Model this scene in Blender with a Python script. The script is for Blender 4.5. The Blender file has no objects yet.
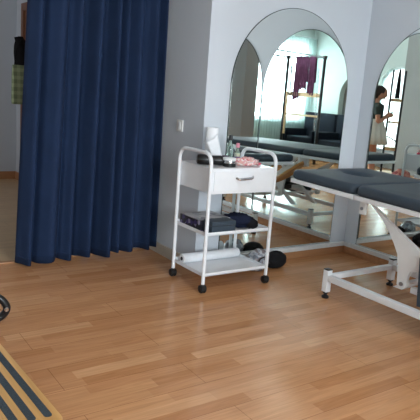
import bpy, bmesh, math, random
from mathutils import Vector, Matrix
random.seed(7)
PI = math.pi
scn = bpy.context.scene
COL = scn.collection

# ------------------------------------------------------------------ materials
def lin(c):
    return tuple((x/12.92 if x <= .04045 else ((x+.055)/1.055)**2.4) for x in [v/255 for v in c])
def mat(name, rgb, rough=.5, metal=0, noise=.06, scale=30, bump=0, coat=0, spec=.5, alpha=1, trans=0, ior=1.45):
    m = bpy.data.materials.new(name); m.use_nodes = True
    nt = m.node_tree; b = nt.nodes['Principled BSDF']
    c = lin(rgb)
    b.inputs['Roughness'].default_value = rough
    b.inputs['Metallic'].default_value = metal
    b.inputs['Coat Weight'].default_value = coat
    b.inputs['Coat Roughness'].default_value = .1
    b.inputs['Specular IOR Level'].default_value = spec
    b.inputs['Transmission Weight'].default_value = trans
    b.inputs['IOR'].default_value = ior
    b.inputs['Alpha'].default_value = alpha
    tc = nt.nodes.new('ShaderNodeTexCoord')
    n = nt.nodes.new('ShaderNodeTexNoise'); n.inputs['Scale'].default_value = scale; n.inputs['Detail'].default_value = 4
    nt.links.new(tc.outputs['Object'], n.inputs['Vector'])
    r = nt.nodes.new('ShaderNodeValToRGB')
    r.color_ramp.elements[0].position = .3; r.color_ramp.elements[1].position = .7
    r.color_ramp.elements[0].color = (*[x*(1-noise) for x in c], 1)
    r.color_ramp.elements[1].color = (*[min(1, x*(1+noise)) for x in c], 1)
    nt.links.new(n.outputs['Fac'], r.inputs['Fac']); nt.links.new(r.outputs['Color'], b.inputs['Base Color'])
    if bump:
        bp = nt.nodes.new('ShaderNodeBump'); bp.inputs['Strength'].default_value = bump; bp.inputs['Distance'].default_value = .01
        nt.links.new(n.outputs['Fac'], bp.inputs['Height']); nt.links.new(bp.outputs['Normal'], b.inputs['Normal'])
    return m

def floor_material(name, tones, rough=.3, strip=.066, length=.42, sat=1):
    m = bpy.data.materials.new(name); m.use_nodes = True
    nt = m.node_tree; L = nt.links; b = nt.nodes['Principled BSDF']
    tc = nt.nodes.new('ShaderNodeTexCoord')
    br = nt.nodes.new('ShaderNodeTexBrick')
    br.offset = .37; br.offset_frequency = 2; br.squash = 1.25; br.squash_frequency = 3
    br.inputs['Color1'].default_value = (0, 0, 0, 1); br.inputs['Color2'].default_value = (1, 1, 1, 1)
    br.inputs['Mortar'].default_value = (.5, .5, .5, 1)
    br.inputs['Scale'].default_value = 1; br.inputs['Mortar Size'].default_value = .0
    br.inputs['Brick Width'].default_value = length; br.inputs['Row Height'].default_value = strip
    L.new(tc.outputs['Object'], br.inputs['Vector'])
    cr = nt.nodes.new('ShaderNodeValToRGB'); e = cr.color_ramp.elements
    e[0].position = 0; e[0].color = (*lin(tones[0]), 1); e[1].position = 1; e[1].color = (*lin(tones[-1]), 1)
    for i, t in enumerate(tones[1:-1]):
        k = e.new((i+1)/(len(tones)-1)); k.color = (*lin(t), 1)
    L.new(br.outputs['Color'], cr.inputs['Fac'])
    # long grain
    mp = nt.nodes.new('ShaderNodeMapping'); mp.inputs['Scale'].default_value = (1.6, 26, 1)
    L.new(tc.outputs['Object'], mp.inputs['Vector'])
    n = nt.nodes.new('ShaderNodeTexNoise'); n.inputs['Scale'].default_value = 2.2; n.inputs['Detail'].default_value = 6; n.inputs['Distortion'].default_value = 1.2
    L.new(mp.outputs['Vector'], n.inputs['Vector'])
    gr = nt.nodes.new('ShaderNodeValToRGB'); gr.color_ramp.elements[0].position = .3; gr.color_ramp.elements[1].position = .72
    gr.color_ramp.elements[0].color = (.80, .76, .72, 1); gr.color_ramp.elements[1].color = (1.1, 1.1, 1.1, 1)
    L.new(n.outputs['Fac'], gr.inputs['Fac'])
    mx = nt.nodes.new('ShaderNodeMix'); mx.data_type = 'RGBA'; mx.blend_type = 'MULTIPLY'; mx.inputs[0].default_value = .8
    L.new(cr.outputs['Color'], mx.inputs[6]); L.new(gr.outputs['Color'], mx.inputs[7])
    # plank joints (three strips to a board)
    bj = nt.nodes.new('ShaderNodeTexBrick'); bj.offset = .41; bj.offset_frequency = 2
    bj.inputs['Color1'].default_value = (1, 1, 1, 1); bj.inputs['Color2'].default_value = (1, 1, 1, 1); bj.inputs['Mortar'].default_value = (.5, .42, .36, 1)
    bj.inputs['Scale'].default_value = 1; bj.inputs['Mortar Size'].default_value = .0012; bj.inputs['Mortar Smooth'].default_value = .3
    bj.inputs['Brick Width'].default_value = 1.29; bj.inputs['Row Height'].default_value = strip*3
    L.new(tc.outputs['Object'], bj.inputs['Vector'])
    m2 = nt.nodes.new('ShaderNodeMix'); m2.data_type = 'RGBA'; m2.blend_type = 'MULTIPLY'; m2.inputs[0].default_value = 1
    L.new(mx.outputs[2], m2.inputs[6]); L.new(bj.outputs['Color'], m2.inputs[7])
    L.new(m2.outputs[2], b.inputs['Base Color'])
    b.inputs['Roughness'].default_value = rough
    b.inputs['Specular IOR Level'].default_value = .5
    return m

def wood(name, a, b_, rough=.4, axis=1, scale=1.0):
    m = bpy.data.materials.new(name); m.use_nodes = True
    nt = m.node_tree; L = nt.links; b = nt.nodes['Principled BSDF']
    tc = nt.nodes.new('ShaderNodeTexCoord'); mp = nt.nodes.new('ShaderNodeMapping')
    s = [40*scale]*3; s[axis] = 3*scale; mp.inputs['Scale'].default_value = s
    n = nt.nodes.new('ShaderNodeTexNoise'); n.inputs['Scale'].default_value = 1; n.inputs['Detail'].default_value = 5; n.inputs['Distortion'].default_value = .6
    r = nt.nodes.new('ShaderNodeValToRGB'); r.color_ramp.elements[0].position = .3; r.color_ramp.elements[1].position = .7
    r.color_ramp.elements[0].color = (*lin(a), 1); r.color_ramp.elements[1].color = (*lin(b_), 1)
    L.new(tc.outputs['Object'], mp.inputs['Vector']); L.new(mp.outputs['Vector'], n.inputs['Vector'])
    L.new(n.outputs['Fac'], r.inputs['Fac']); L.new(r.outputs['Color'], b.inputs['Base Color'])
    b.inputs['Roughness'].default_value = rough
    return m

def plaid_material():
    m = bpy.data.materials.new('plaid'); m.use_nodes = True
    nt = m.node_tree; L = nt.links; b = nt.nodes['Principled BSDF']; b.inputs['Roughness'].default_value = .8
    tc = nt.nodes.new('ShaderNodeTexCoord')
    w = []
    for ax, sc in (('X', 4.5), ('Z', 4), ('Y', 5)):
        t = nt.nodes.new('ShaderNodeTexWave'); t.bands_direction = ax; t.inputs['Scale'].default_value = sc
        L.new(tc.outputs['Object'], t.inputs['Vector'])
        g = nt.nodes.new('ShaderNodeMath'); g.operation = 'GREATER_THAN'; g.inputs[1].default_value = .55; L.new(t.outputs['Fac'], g.inputs[0]); w.append(g)
    a = nt.nodes.new('ShaderNodeMath'); a.operation = 'ADD'; L.new(w[0].outputs[0], a.inputs[0]); L.new(w[1].outputs[0], a.inputs[1])
    a2 = nt.nodes.new('ShaderNodeMath'); a2.operation = 'ADD'; L.new(a.outputs[0], a2.inputs[0]); L.new(w[2].outputs[0], a2.inputs[1])
    d = nt.nodes.new('ShaderNodeMath'); d.operation = 'DIVIDE'; d.inputs[1].default_value = 3; L.new(a2.outputs[0], d.inputs[0])
    r = nt.nodes.new('ShaderNodeValToRGB'); r.color_ramp.elements[0].color = (*lin((92, 112, 84)), 1); r.color_ramp.elements[1].color = (*lin((176, 190, 150)), 1)
    L.new(d.outputs[0], r.inputs['Fac']); L.new(r.outputs['Color'], b.inputs['Base Color'])
    return m

def patch_material(name, cols, scale=14, rough=.4, alpha=1):
    m = bpy.data.materials.new(name); m.use_nodes = True
    nt = m.node_tree; L = nt.links; b = nt.nodes['Principled BSDF']; b.inputs['Roughness'].default_value = rough; b.inputs['Alpha'].default_value = alpha
    tc = nt.nodes.new('ShaderNodeTexCoord'); v = nt.nodes.new('ShaderNodeTexVoronoi'); v.inputs['Scale'].default_value = scale
    L.new(tc.outputs['Object'], v.inputs['Vector'])
    s = nt.nodes.new('ShaderNodeSeparateColor'); L.new(v.outputs['Color'], s.inputs[0])
    r = nt.nodes.new('ShaderNodeValToRGB'); r.color_ramp.interpolation = 'CONSTANT'
    e = r.color_ramp.elements; e[0].color = (*lin(cols[0]), 1); e[1].position = 1/len(cols); e[1].color = (*lin(cols[1]), 1)
    for i, c in enumerate(cols[2:]):
        k = e.new((i+2)/len(cols)); k.color = (*lin(c), 1)
    L.new(s.outputs[0], r.inputs['Fac']); L.new(r.outputs['Color'], b.inputs['Base Color'])
    return m

def sheer_material():
    m = bpy.data.materials.new('sheer_curtain'); m.use_nodes = True
    nt = m.node_tree; L = nt.links; nt.nodes.remove(nt.nodes['Principled BSDF']); out = nt.nodes['Material Output']
    t = nt.nodes.new('ShaderNodeBsdfTransparent'); t.inputs[0].default_value = (.95, 1, .99, 1)
    d = nt.nodes.new('ShaderNodeBsdfTranslucent'); d.inputs[0].default_value = (.80, .90, .90, 1)
    d2 = nt.nodes.new('ShaderNodeBsdfDiffuse'); d2.inputs[0].default_value = (.78, .90, .90, 1)
    a = nt.nodes.new('ShaderNodeMixShader'); a.inputs[0].default_value = .5; L.new(d.outputs[0], a.inputs[1]); L.new(d2.outputs[0], a.inputs[2])
    x = nt.nodes.new('ShaderNodeMixShader'); x.inputs[0].default_value = .4
    L.new(t.outputs[0], x.inputs[1]); L.new(a.outputs[0], x.inputs[2]); L.new(x.outputs[0], out.inputs[0])
    return m
def pane_material():
    m = bpy.data.materials.new('window_glass'); m.use_nodes = True
    nt = m.node_tree; L = nt.links; nt.nodes.remove(nt.nodes['Principled BSDF']); out = nt.nodes['Material Output']
    t = nt.nodes.new('ShaderNodeBsdfTransparent'); g = nt.nodes.new('ShaderNodeBsdfGlossy'); g.inputs['Roughness'].default_value = .02
    f = nt.nodes.new('ShaderNodeFresnel'); f.inputs[0].default_value = 1.3
    x = nt.nodes.new('ShaderNodeMixShader'); L.new(f.outputs[0], x.inputs[0]); L.new(t.outputs[0], x.inputs[1]); L.new(g.outputs[0], x.inputs[2]); L.new(x.outputs[0], out.inputs[0])
    return m
def navy_material():
    m = mat('navy_fabric', (31, 47, 76), .85, noise=.10, scale=6, spec=.2)
    nt = m.node_tree; b = nt.nodes['Principled BSDF']; b.inputs['Sheen Weight'].default_value = .0
    tc = nt.nodes.new('ShaderNodeTexCoord'); mp = nt.nodes.new('ShaderNodeMapping'); mp.inputs['Scale'].default_value = (300, 300, 420)
    n = nt.nodes.new('ShaderNodeTexNoise'); n.inputs['Scale'].default_value = 1
    nt.links.new(tc.outputs['Object'], mp.inputs[0]); nt.links.new(mp.outputs[0], n.inputs['Vector'])
    bp = nt.nodes.new('ShaderNodeBump'); bp.inputs['Strength'].default_value = .25; bp.inputs['Distance'].default_value = .002
    nt.links.new(n.outputs['Fac'], bp.inputs['Height']); nt.links.new(bp.outputs[0], b.inputs['Normal'])
    return m

M = dict(
    wall=mat('pale_wall_paint', (205, 211, 219), .7, noise=.015, scale=3, spec=.3),
    wallgreen=mat('pale_green_paint', (206, 214, 211), .7, noise=.015, scale=3, spec=.3),
    greywall=mat('grey_and_shade_paint', (150, 151, 149), .7, noise=.02, scale=3),  # niche grey; on the pier it puts an unlit wall's shade into the colour
    ceiling=mat('ceiling_white', (228, 228, 226), .8, noise=.01),
    floor=floor_material('laminate', [(186, 130, 86), (199, 145, 101), (206, 153, 108), (194, 139, 95), (215, 165, 121)], .2),
    floor2=floor_material('laminate_dull', [(196, 168, 132), (208, 180, 142), (202, 174, 138)], .35, strip=.05),
    skirt=wood('skirting_wood', (172, 122, 84), (192, 142, 102), .4, 0, .6),
    skirtpale=mat('pale_skirting', (196, 188, 176), .5, noise=.04),
    ledge=mat('white_ledge', (214, 216, 218), .5, noise=.05, scale=40, bump=.2),
    door=wood('door_wood', (112, 72, 48), (134, 88, 62), .45, 2, .6),
    white=mat('white_metal', (232, 234, 238), .32, noise=.01, coat=.2),
    whitepl=mat('white_plastic', (226, 227, 228), .4, noise=.01),
    greypl=mat('grey_plastic', (176, 182, 184), .45, noise=.02),
    black=mat('black_plastic', (22, 22, 24), .35, noise=.1),
    rubber=mat('black_rubber', (20, 20, 22), .6, noise=.1),
    blackcloth=mat('black_cloth', (26, 26, 29), .85, noise=.2, scale=20, bump=.3, spec=.2),
    chrome=mat('chrome', (200, 200, 202), .15, 1, noise=.02),
    steel=mat('steel', (150, 152, 156), .3, 1, noise=.02),
    slate=mat('slate_vinyl', (58, 69, 80), .5, noise=.05, scale=60, bump=.03, spec=.3),
    slateseam=mat('slate_seam', (44, 52, 60), .6, noise=.05),
    navy=navy_material(),
    navycloth=mat('dark_navy_cloth', (30, 36, 58), .85, noise=.2, scale=25, bump=.3, spec=.2),
    darkvinyl=mat('dark_vinyl', (28, 35, 46), .85, noise=.06, spec=.2),
    paper=mat('paper', (238, 240, 244), .8, noise=.02),
    purple=mat('purple_cloth', (112, 70, 100), .85, noise=.15, scale=14, spec=.2),
    lightwood=wood('light_wood', (214, 180, 134), (230, 200, 156), .4, 1, .8),
    plywood=wood('ply_wood', (206, 146, 82), (228, 172, 106), .4, 1, .8),
    platwood=wood('platform_wood', (196, 146, 84), (222, 174, 110), .38, 1, .7),
    grip=mat('grip_tape', (56, 66, 74), .8, noise=.35, scale=260, bump=.4),
    skin=mat('skin', (196, 146, 120), .55, noise=.04),
    hair=mat('dark_hair', (40, 28, 24), .6, noise=.2),
    top=mat('dark_green_top', (48, 62, 58), .85, noise=.1),
    skirtcloth=mat('white_skirt', (222, 226, 218), .8, noise=.03),
    pinkpack=patch_material('pink_packet', [(232, 160, 166), (240, 214, 214), (220, 128, 138), (232, 178, 170), (242, 230, 226)], 75, .25),
    boxprint=patch_material('box_print', [(24, 22, 28), (30, 28, 36), (66, 50, 104), (26, 25, 30), (150, 142, 168), (34, 32, 40)], 34, .35),
    boxtop=patch_material('box_top', [(178, 176, 178), (150, 150, 154), (196, 194, 194), (120, 120, 126)], 22, .4),
    clearbag=patch_material('clear_bag', [(150, 156, 166), (110, 116, 128), (186, 190, 196), (130, 120, 124)], 46, .2),
    redbag=patch_material('red_bag', [(170, 84, 78), (206, 150, 140), (136, 50, 54), (190, 120, 104)], 24, .6),
    plaid=plaid_material(), sheer=sheer_material(), pane=pane_material(),
    bluelabel=mat('purple_blue_plastic', (70, 72, 150), .4, noise=.2, scale=60),
    darkpurple=mat('dark_purple_plastic', (72, 52, 84), .4, noise=.2, scale=60),
    pinkcap=mat('pink_cap', (228, 150, 168), .4, noise=.02),
    red=mat('pink_red_plastic', (206, 62, 90), .4, noise=.05),
    label=patch_material('bottle_label', [(222, 220, 190), (200, 206, 200), (232, 230, 224)], 80, .5),
    switchm=mat('switch_plastic', (240, 240, 236), .35, noise=.01),
)
mg = mat('clear_glass', (200, 226, 214), .05, trans=.9, noise=.0); M['glass'] = mg
mirror = bpy.data.materials.new('mirror_glass'); mirror.use_nodes = True
mb_ = mirror.node_tree.nodes['Principled BSDF']; mb_.inputs['Metallic'].default_value = 1; mb_.inputs['Roughness'].default_value = .0
mb_.inputs['Base Color'].default_value = (.83, .875, .86, 1); M['mirror'] = mirror
M['mirroredge'] = mat('mirror_edge', (52, 62, 60), .8, noise=.05, spec=.1)

# ------------------------------------------------------------------ mesh helpers
class MB:
    def __init__(s): s.b = bmesh.new()
    def box(s, x0, x1, y0, y1, z0, z1, bev=0):
        vs = [s.b.verts.new((x, y, z)) for x in (x0, x1) for y in (y0, y1) for z in (z0, z1)]
        F = [(0, 1, 3, 2), (4, 6, 7, 5), (0, 4, 5, 1), (2, 3, 7, 6), (0, 2, 6, 4), (1, 5, 7, 3)]
        fs = [s.b.faces.new([vs[i] for i in f]) for f in F]
        if bev:
            es = set(e for f in fs for e in f.edges)
            bmesh.ops.bevel(s.b, geom=list(es), offset=bev, segments=2, affect='EDGES', profile=.7)
        return s
    def loft(s, loops, cap0=True, cap1=True, closed=True):
        V = [[s.b.verts.new(p) for p in lp] for lp in loops]; n = len(loops[0])
        for a, b in zip(V, V[1:]):
            for i in range(n if closed else n-1):
                j = (i+1) % n
                s.b.faces.new((a[i], a[j], b[j], b[i]))
        if cap0: s.b.faces.new(V[0][::-1])
        if cap1: s.b.faces.new(V[-1])
        return V
    def prism(s, pts, off):
        o = Vector(off); s.loft([[Vector(p) for p in pts], [Vector(p)+o for p in pts]]); return s
    def tube(s, path, r, n=10, close=False):
        P = [Vector(p) for p in path]; k = len(P); R = r if isinstance(r, (list, tuple)) else [r]*k
        loops = []; up = None
        for i, p in enumerate(P):
            if close: t = (P[(i+1) % k]-P[i-1]).normalized()
            else: t = (P[min(i+1, k-1)]-P[max(i-1, 0)]).normalized()
            if up is None:
                up = Vector((0, 0, 1)) if abs(t.z) < .9 else Vector((1, 0, 0))
            u = (up-t*up.dot(t)).normalized(); w = t.cross(u); up = u
            loops.append([p+(u*math.cos(2*PI*j/n)+w*math.sin(2*PI*j/n))*R[i] for j in range(n)])
        if close: loops.append(loops[0]); s.loft(loops, False, False); bmesh.ops.remove_doubles(s.b, verts=s.b.verts, dist=1e-6)
        else: s.loft(loops)
        return s
    def lathe(s, prof, c=(0, 0, 0), axis='z', n=24):
        loops = []
        for r, h in prof:
            lp = []
            for j in range(n):
                a = 2*PI*j/n; x, y = max(r, 1e-4)*math.cos(a), max(r, 1e-4)*math.sin(a)
                v = (x, y, h) if axis == 'z' else ((h, x, y) if axis == 'x' else (y, h, x))
                lp.append(Vector(v)+Vector(c))
            loops.append(lp)
        s.loft(loops); return s
    def ellip(s, c, r, n=16, m=10, rot=None, jitter=0):
        loops = []
        for i in range(m+1):
            t = PI*(i/m)*.98+.01*PI; lp = []
            for j in range(n):
                a = 2*PI*j/n; v = Vector((r[0]*math.sin(t)*math.cos(a), r[1]*math.sin(t)*math.sin(a), -r[2]*math.cos(t)))
                if jitter: v *= 1+jitter*math.sin(3*a+2.3*i)*math.sin(t*3+j)
                if rot: v = rot @ v
                lp.append(v+Vector(c))
            loops.append(lp)
        s.loft(loops); return s
    def build(s, name, m, parent=None, smooth=True, angle=35):
        bmesh.ops.recalc_face_normals(s.b, faces=s.b.faces)
        me = bpy.data.meshes.new(name); s.b.to_mesh(me); s.b.free()
        if smooth:
            for p in me.polygons: p.use_smooth = True
            try: me.set_sharp_from_angle(angle=math.radians(angle))
            except Exception: pass
        me.materials.append(M[m] if isinstance(m, str) else m)
        o = bpy.data.objects.new(name, me); COL.objects.link(o)
        if parent:
            o.parent = parent; bpy.context.view_layer.update() if False else None
            o.matrix_parent_inverse = Matrix.Translation(parent.location).inverted() if parent.get('_w') else Matrix()
        return o
def tag(o, label, cat, group=None):
    o['label'] = label; o['category'] = cat
    if group: o['group'] = group
    return o
def thing(name, label, cat, loc=(0, 0, 0), rz=0, group=None):
    o = bpy.data.objects.new(name, None); o.empty_display_size = .1; COL.objects.link(o)
    o.location = loc; o.rotation_euler = (0, 0, rz)
    return tag(o, label, cat, group)
def struct(o): o['kind'] = 'structure'; return o
def part_label(o, t): o['label'] = t; return o
def rrect(x0, x1, y0, y1, r, z, k=6):
    pts = []
    for cx, cy, a0 in ((x1-r, y1-r, 0), (x0+r, y1-r, PI/2), (x0+r, y0+r, PI), (x1-r, y0+r, 1.5*PI)):
        for i in range(k+1):
            a = a0+PI/2*i/k; pts.append((cx+r*math.cos(a), cy+r*math.sin(a), z))
    return pts
def arc_path(P, r=.05, k=6):
    # round the interior corners of a polyline
    P = [Vector(p) for p in P]; out = [P[0]]
    for a, b, c in zip(P, P[1:], P[2:]):
        d1 = (a-b).normalized(); d2 = (c-b).normalized()
        rr = min(r, (a-b).length*.49, (c-b).length*.49)
        p0 = b+d1*rr; p1 = b+d2*rr
        for i in range(k+1):
            t = i/k; out.append(p0*(1-t)**2+b*2*t*(1-t)+p1*t*t)
    out.append(P[-1]); return out

# ------------------------------------------------------------------ the room
YA, XB = 3.074, 3.477          # front (mirror) wall plane, right (mirror) wall plane
XC = 2.055                     # side wall running back to the curtain
YC = 3.66                      # curtain opening
XL, YW = -2.15, -3.40          # left wall, window wall
H = 2.75
struct(MB().box(XL-.3, XB+.2, YW-.3, YC+.02, -.05, 0).build('floor', 'floor', smooth=False))
struct(MB().box(-.6, XC+.2, YC+.02, 7.2, -.05, -.001).build('floor', 'floor2', smooth=False))
struct(MB().box(XL-.3, XB+.2, YW-.3, 7.2, H, H+.08).build('ceiling', 'ceiling', smooth=False))
struct(MB().box(XC, XB+.2, YA, YA+.2, 0, H).box(XC, XC+.2, YA+.2, YC+.04, 0, H).build('wall_front', 'wall', smooth=False))
struct(MB().box(XB, XB+.2, YW-.3, YA+.1, 0, H).build('wall_right', 'wall', smooth=False))
# wall with the curtained opening
w = MB().box(XL-.3, .90, YC, YC+.15, 0, H).box(.90, XC+.02, YC+.04, YC+.15, 2.62, H)
struct(w.build('wall_opening', 'wall', smooth=False))
# window wall (back)
WX0, WX1, WZ0, WZ1 = -2.0, -.48, .72, 2.35
VX0, VX1 = .35, 1.75  # extent of the added, unseen window
w = MB().box(XL-.3, WX0, YW-.2, YW, 0, H).box(WX1, VX0, YW-.2, YW, 0, H).box(VX1, XB, YW-.2, YW, 0, H).box(VX0, VX1, YW-.2, YW, 0, WZ0).box(VX0, VX1, YW-.2, YW, WZ1, H).box(WX0, WX1, YW-.2, YW, 0, WZ0).box(WX0, WX1, YW-.2, YW, WZ1, H)
struct(w.build('wall_back', 'wallgreen', smooth=False))

def arch_pts(c, hw, spring, k=28):
    return [(c+hw*math.cos(PI-PI*i/k), spring+hw*math.sin(PI*i/k)) for i in range(k+1)]
def arch_wall(m, x0, x1, ya, yb, c, hw, spring, sill, top):
    m.box(x0, x1, ya, c-hw, 0, top); m.box(x0, x1, c+hw, yb, 0, top)
    if sill > 0: m.box(x0, x1, c-hw, c+hw, 0, sill)
    A = arch_pts(c, hw, spring)
    for (y0, z0), (y1, z1) in zip(A, A[1:]):
        m.prism([(x0, y0, z0), (x0, y1, z1), (x0, y1, top), (x0, y0, top)], (x1-x0, 0, 0))
w = MB()
arch_wall(w, XL-.2, XL, -2.62, -1.58, -2.06, .43, 1.30, 0, H)          # shallow arched niche
arch_wall(w, XL-.2, XL, -1.58, -.62, -1.10, .40, 1.50, .30, H)          # arched window
w.box(XL-.2, XL, YW-.1, -2.62, 0, H); w.box(XL-.2, XL, -.62, YC, 0, H)
struct(w.build('wall_left', 'wallgreen', smooth=False))
struct(MB().box(XL-.24, XL-.14, -2.5, -1.62, 0, 1.75).build('wall_niche', 'greywall', smooth=False))
struct(MB().box(XL, XL+.42, -.62, 1.6, 0, H).build('wall_pier', 'greywall', smooth=False))
struct(MB().box(1.76, 1.99, -.62, -.34, 0, H).build('wall_column', 'greywall', smooth=False))
# room behind the curtain
struct(MB().box(-.6, XC+.2, 6.95, 7.1, 0, H).build('wall_far', 'wall', smooth=False))
w = MB().box(2.0, 2.3, YC+.15, 4.9, 0, H).box(2.0, 2.3, 6.74, 7.0, 0, H).box(2.0, 2.3, 4.9, 6.74, 1.98, H)
struct(w.build('wall_far_right', 'wall', smooth=False))
struct(MB().box(-.75, -.6, YC+.15, 7.1, 0, H).build('wall_far_left', 'wall', smooth=False))
d = MB().box(2.005, 2.045, 4.98, 6.66, .01, 1.90).build('door_1', 'door', smooth=False); struct(d)
df = MB().box(1.985, 2.06, 6.66, 6.74, 0, 1.98, .004).box(1.985, 2.06, 4.90, 4.98, 0, 1.98, .004).box(1.985, 2.06, 4.98, 6.66, 1.90, 1.98, .004)
df.build('door_frame', 'door', d)
# trims
def skirting(name, boxes, m):
    w = MB()
    for b in boxes: w.box(*b, .003)
    return struct(w.build(name, m, smooth=False))
skirting('baseboard_front', [(XC+.0, XB-.012, YA-.014, YA, 0, .060)], 'skirt')
skirting('baseboard_right', [(XB-.014, XB, YW, YA, 0, .060)], 'skirt')
skirting('baseboard_side', [(XC-.014, XC, YA-.012, YC, 0, .075)], 'skirtpale')
skirting('baseboard_far', [(-.6, 2.0, 6.936, 6.95, 0, .09), (1.986, 2.0, 6.74, 6.936, 0, .09)], 'skirt')
skirting('baseboard_back', [(XL, XB-.014, YW, YW+.014, 0, .07)], 'skirt')
struct(MB().box(2.16, XB-.02, YA-.034, YA, .0605, .092, .004).build('trim_1', 'ledge', smooth=False))
struct(MB().box(XB-.034, XB, .75, YA-.035, .0605, .092, .004).build('trim_2', 'ledge', smooth=False))
struct(MB().box(.93, XC-.014, YC+.0, YC+.04, 0, .008, .003).build('trim_3', 'skirt', smooth=False))

# ------------------------------------------------------------------ mirrors
def mirror_panel(label, c, hw, spring, z0, plane, axis):
    th = .006
    A = [(c-hw, z0)]+arch_pts(c, hw, spring, 48)+[(c+hw, z0)]
    cy = spring*.6; 
    def p3(u, z, d): return (u, plane-d, z) if axis == 'y' else (plane-d, u, z)
    t = thing('arched_mirror', label, 'mirror', p3(c, z0, .0), 0, 'arched wall mirrors')
    lo = t.location
    def loc(u, z, d): return Vector(p3(u, z, d))-lo
    f = MB(); 
    ins = .0035
    f.b.faces.new([f.b.verts.new(loc(c+(u-c)*(1-ins/hw), max(z, z0+.0015) if z < spring else spring+(z-spring)*(1-ins/hw), th)) for u, z in A])
    f.build('mirror_glass', 'mirror', t, smooth=False)
    e = MB(); e.loft([[loc(u, z, .0005) for u, z in A], [loc(u, z, th) for u, z in A], [loc(c+(u-c)*(1-ins/hw), max(z, z0+.0015) if z < spring else spring+(z-spring)*(1-ins/hw), th+.0002) for u, z in A]], True, False)
    e.build('mirror_edge', 'mirroredge', t, smooth=False)
    return t
mirror_panel('tall arched mirror standing between the trolley and the room corner', 2.776, .535, 1.232, .0935, YA, 'y')
mirror_panel('arched mirror at the right edge, behind the treatment table', 2.415, .530, 1.217, .0935, XB, 'x')
mirror_panel('arched mirror seen only as the narrow left arch inside the tall mirror', 1.340, .530, 1.217, .0935, XB, 'x')

# ------------------------------------------------------------------ windows
def window(name, ax, WX0=WX0, WX1=WX1):
    if ax == 'back':
        t = MB()
        for a in (WX0, (WX0+WX1)/2-.02, WX1-.05): t.box(a, a+.05, YW-.14, YW-.08, WZ0, WZ1)
        t.box(WX0, WX1, YW-.14, YW-.08, WZ0, WZ0+.05).box(WX0, WX1, YW-.14, YW-.08, WZ1-.05, WZ1)
        o = struct(t.build(name, 'whitepl', smooth=False))
        MB().box(WX0+.03, WX1-.03, YW-.114, YW-.11, WZ0+.03, WZ1-.03).build('pane', 'pane', o, smooth=False)
        MB().box(WX0-.02, WX1+.02, YW-.08, YW+.05, WZ0-.03, WZ0, .004).build('window_sill', 'whitepl', o, smooth=False)
    else:
        A = [(-1.10-.40, .30)]+arch_pts(-1.10, .40, 1.50)+[(-1.10+.40, .30)]
        t = MB(); B = [(-1.10+(y+1.10)*.9, .345 if z < .4 else (1.5+(z-1.5)*.9 if z > 1.5 else z)) for y, z in A]
        V0 = [(XL-.14, y, z) for y, z in A]; V1 = [(XL-.09, y, z) for y, z in A]; V2 = [(XL-.09, y, z) for y, z in B]; V3 = [(XL-.14, y, z) for y, z in B]
        t.loft([V0, V1, V2, V3, V0], False, False)
        o = struct(t.build(name, 'whitepl', smooth=False))
        MB().prism([(XL-.118, y, z) for y, z in B], (.004, 0, 0)).build('pane', 'pane', o, smooth=False)
        MB().box(XL-.12, XL+.04, -1.52, -.68, .27, .30, .004).build('window_sill', 'whitepl', o, smooth=False)
window('window_1', 'back'); window('window_added', 'back', VX0, VX1); window('window_2', 'left')  # the second back window is added out of view to light the front wall
def drape(name, x0, x1, z0, z1, fx, amp, n, fn, m, th, parent=None, rows=14):
    s = MB(); nx = 260; F = []; B = []
    for i in range(rows+1):
        z = z0+(z1-z0)*i/rows; row = []; row2 = []
        for j in range(nx+1):
            u = j/nx; x, y = fn(u, z)
            row.append(Vector((x, y, z)))
        F.append(row)
    V = [[s.b.verts.new(p) for p in r] for r in F]
    for a, b in zip(V, V[1:]):
        for i in range(nx): s.b.faces.new((a[i], a[i+1], b[i+1], b[i]))
    o = s.build(name, m, parent, angle=180)
    sd = o.modifiers.new('thickness', 'SOLIDIFY'); sd.thickness = th; sd.offset = 0
    return o
def sheer_fn(u, z):
    return (-2.12+1.74*u, YW+.10+.022*math.sin(u*150)+.01*math.sin(u*61+z))
sc = drape('sheer_curtain', 0, 0, .04, 2.45, 0, 0, 0, sheer_fn, 'sheer', .001)
tag(sc, 'white sheer curtain over the window seen in the tall mirror', 'curtain')
tr = MB().tube([(-2.14, YW+.10, 2.47), (-.3, YW+.10, 2.47)], .012)
tr.box(-2.0, -1.97, YW, YW+.1, 2.46, 2.48).box(-.5, -.47, YW, YW+.1, 2.46, 2.48)
tag(tr.build('curtain_rail', 'whitepl'), 'white rail carrying the sheer curtain above the window', 'curtain rail')
def sheer2(u, z): return (XL+.09+.018*math.sin(u*70), -1.56+.92*u)
s2 = drape('sheer_curtain', 0, 0, .05, 2.15, 0, 0, 0, lambda u, z: (XL-.05+.012*math.sin(u*62), -1.49+.78*u), 'sheer', .001)
# trim the second curtain to the arch: keep below the spring line
bm = bmesh.new(); bm.from_mesh(s2.data)
kill = [f for f in bm.faces if (lambda c: c.z < .31 or (c.z > 1.5 and (c.y+1.10)**2+(c.z-1.5)**2 > .385**2))(f.calc_center_median())]
bmesh.ops.delete(bm, geom=kill, context='FACES'); bm.to_mesh(s2.data); bm.free()
tag(s2, 'white sheer curtain in the arched window behind the standing person', 'curtain')

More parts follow.
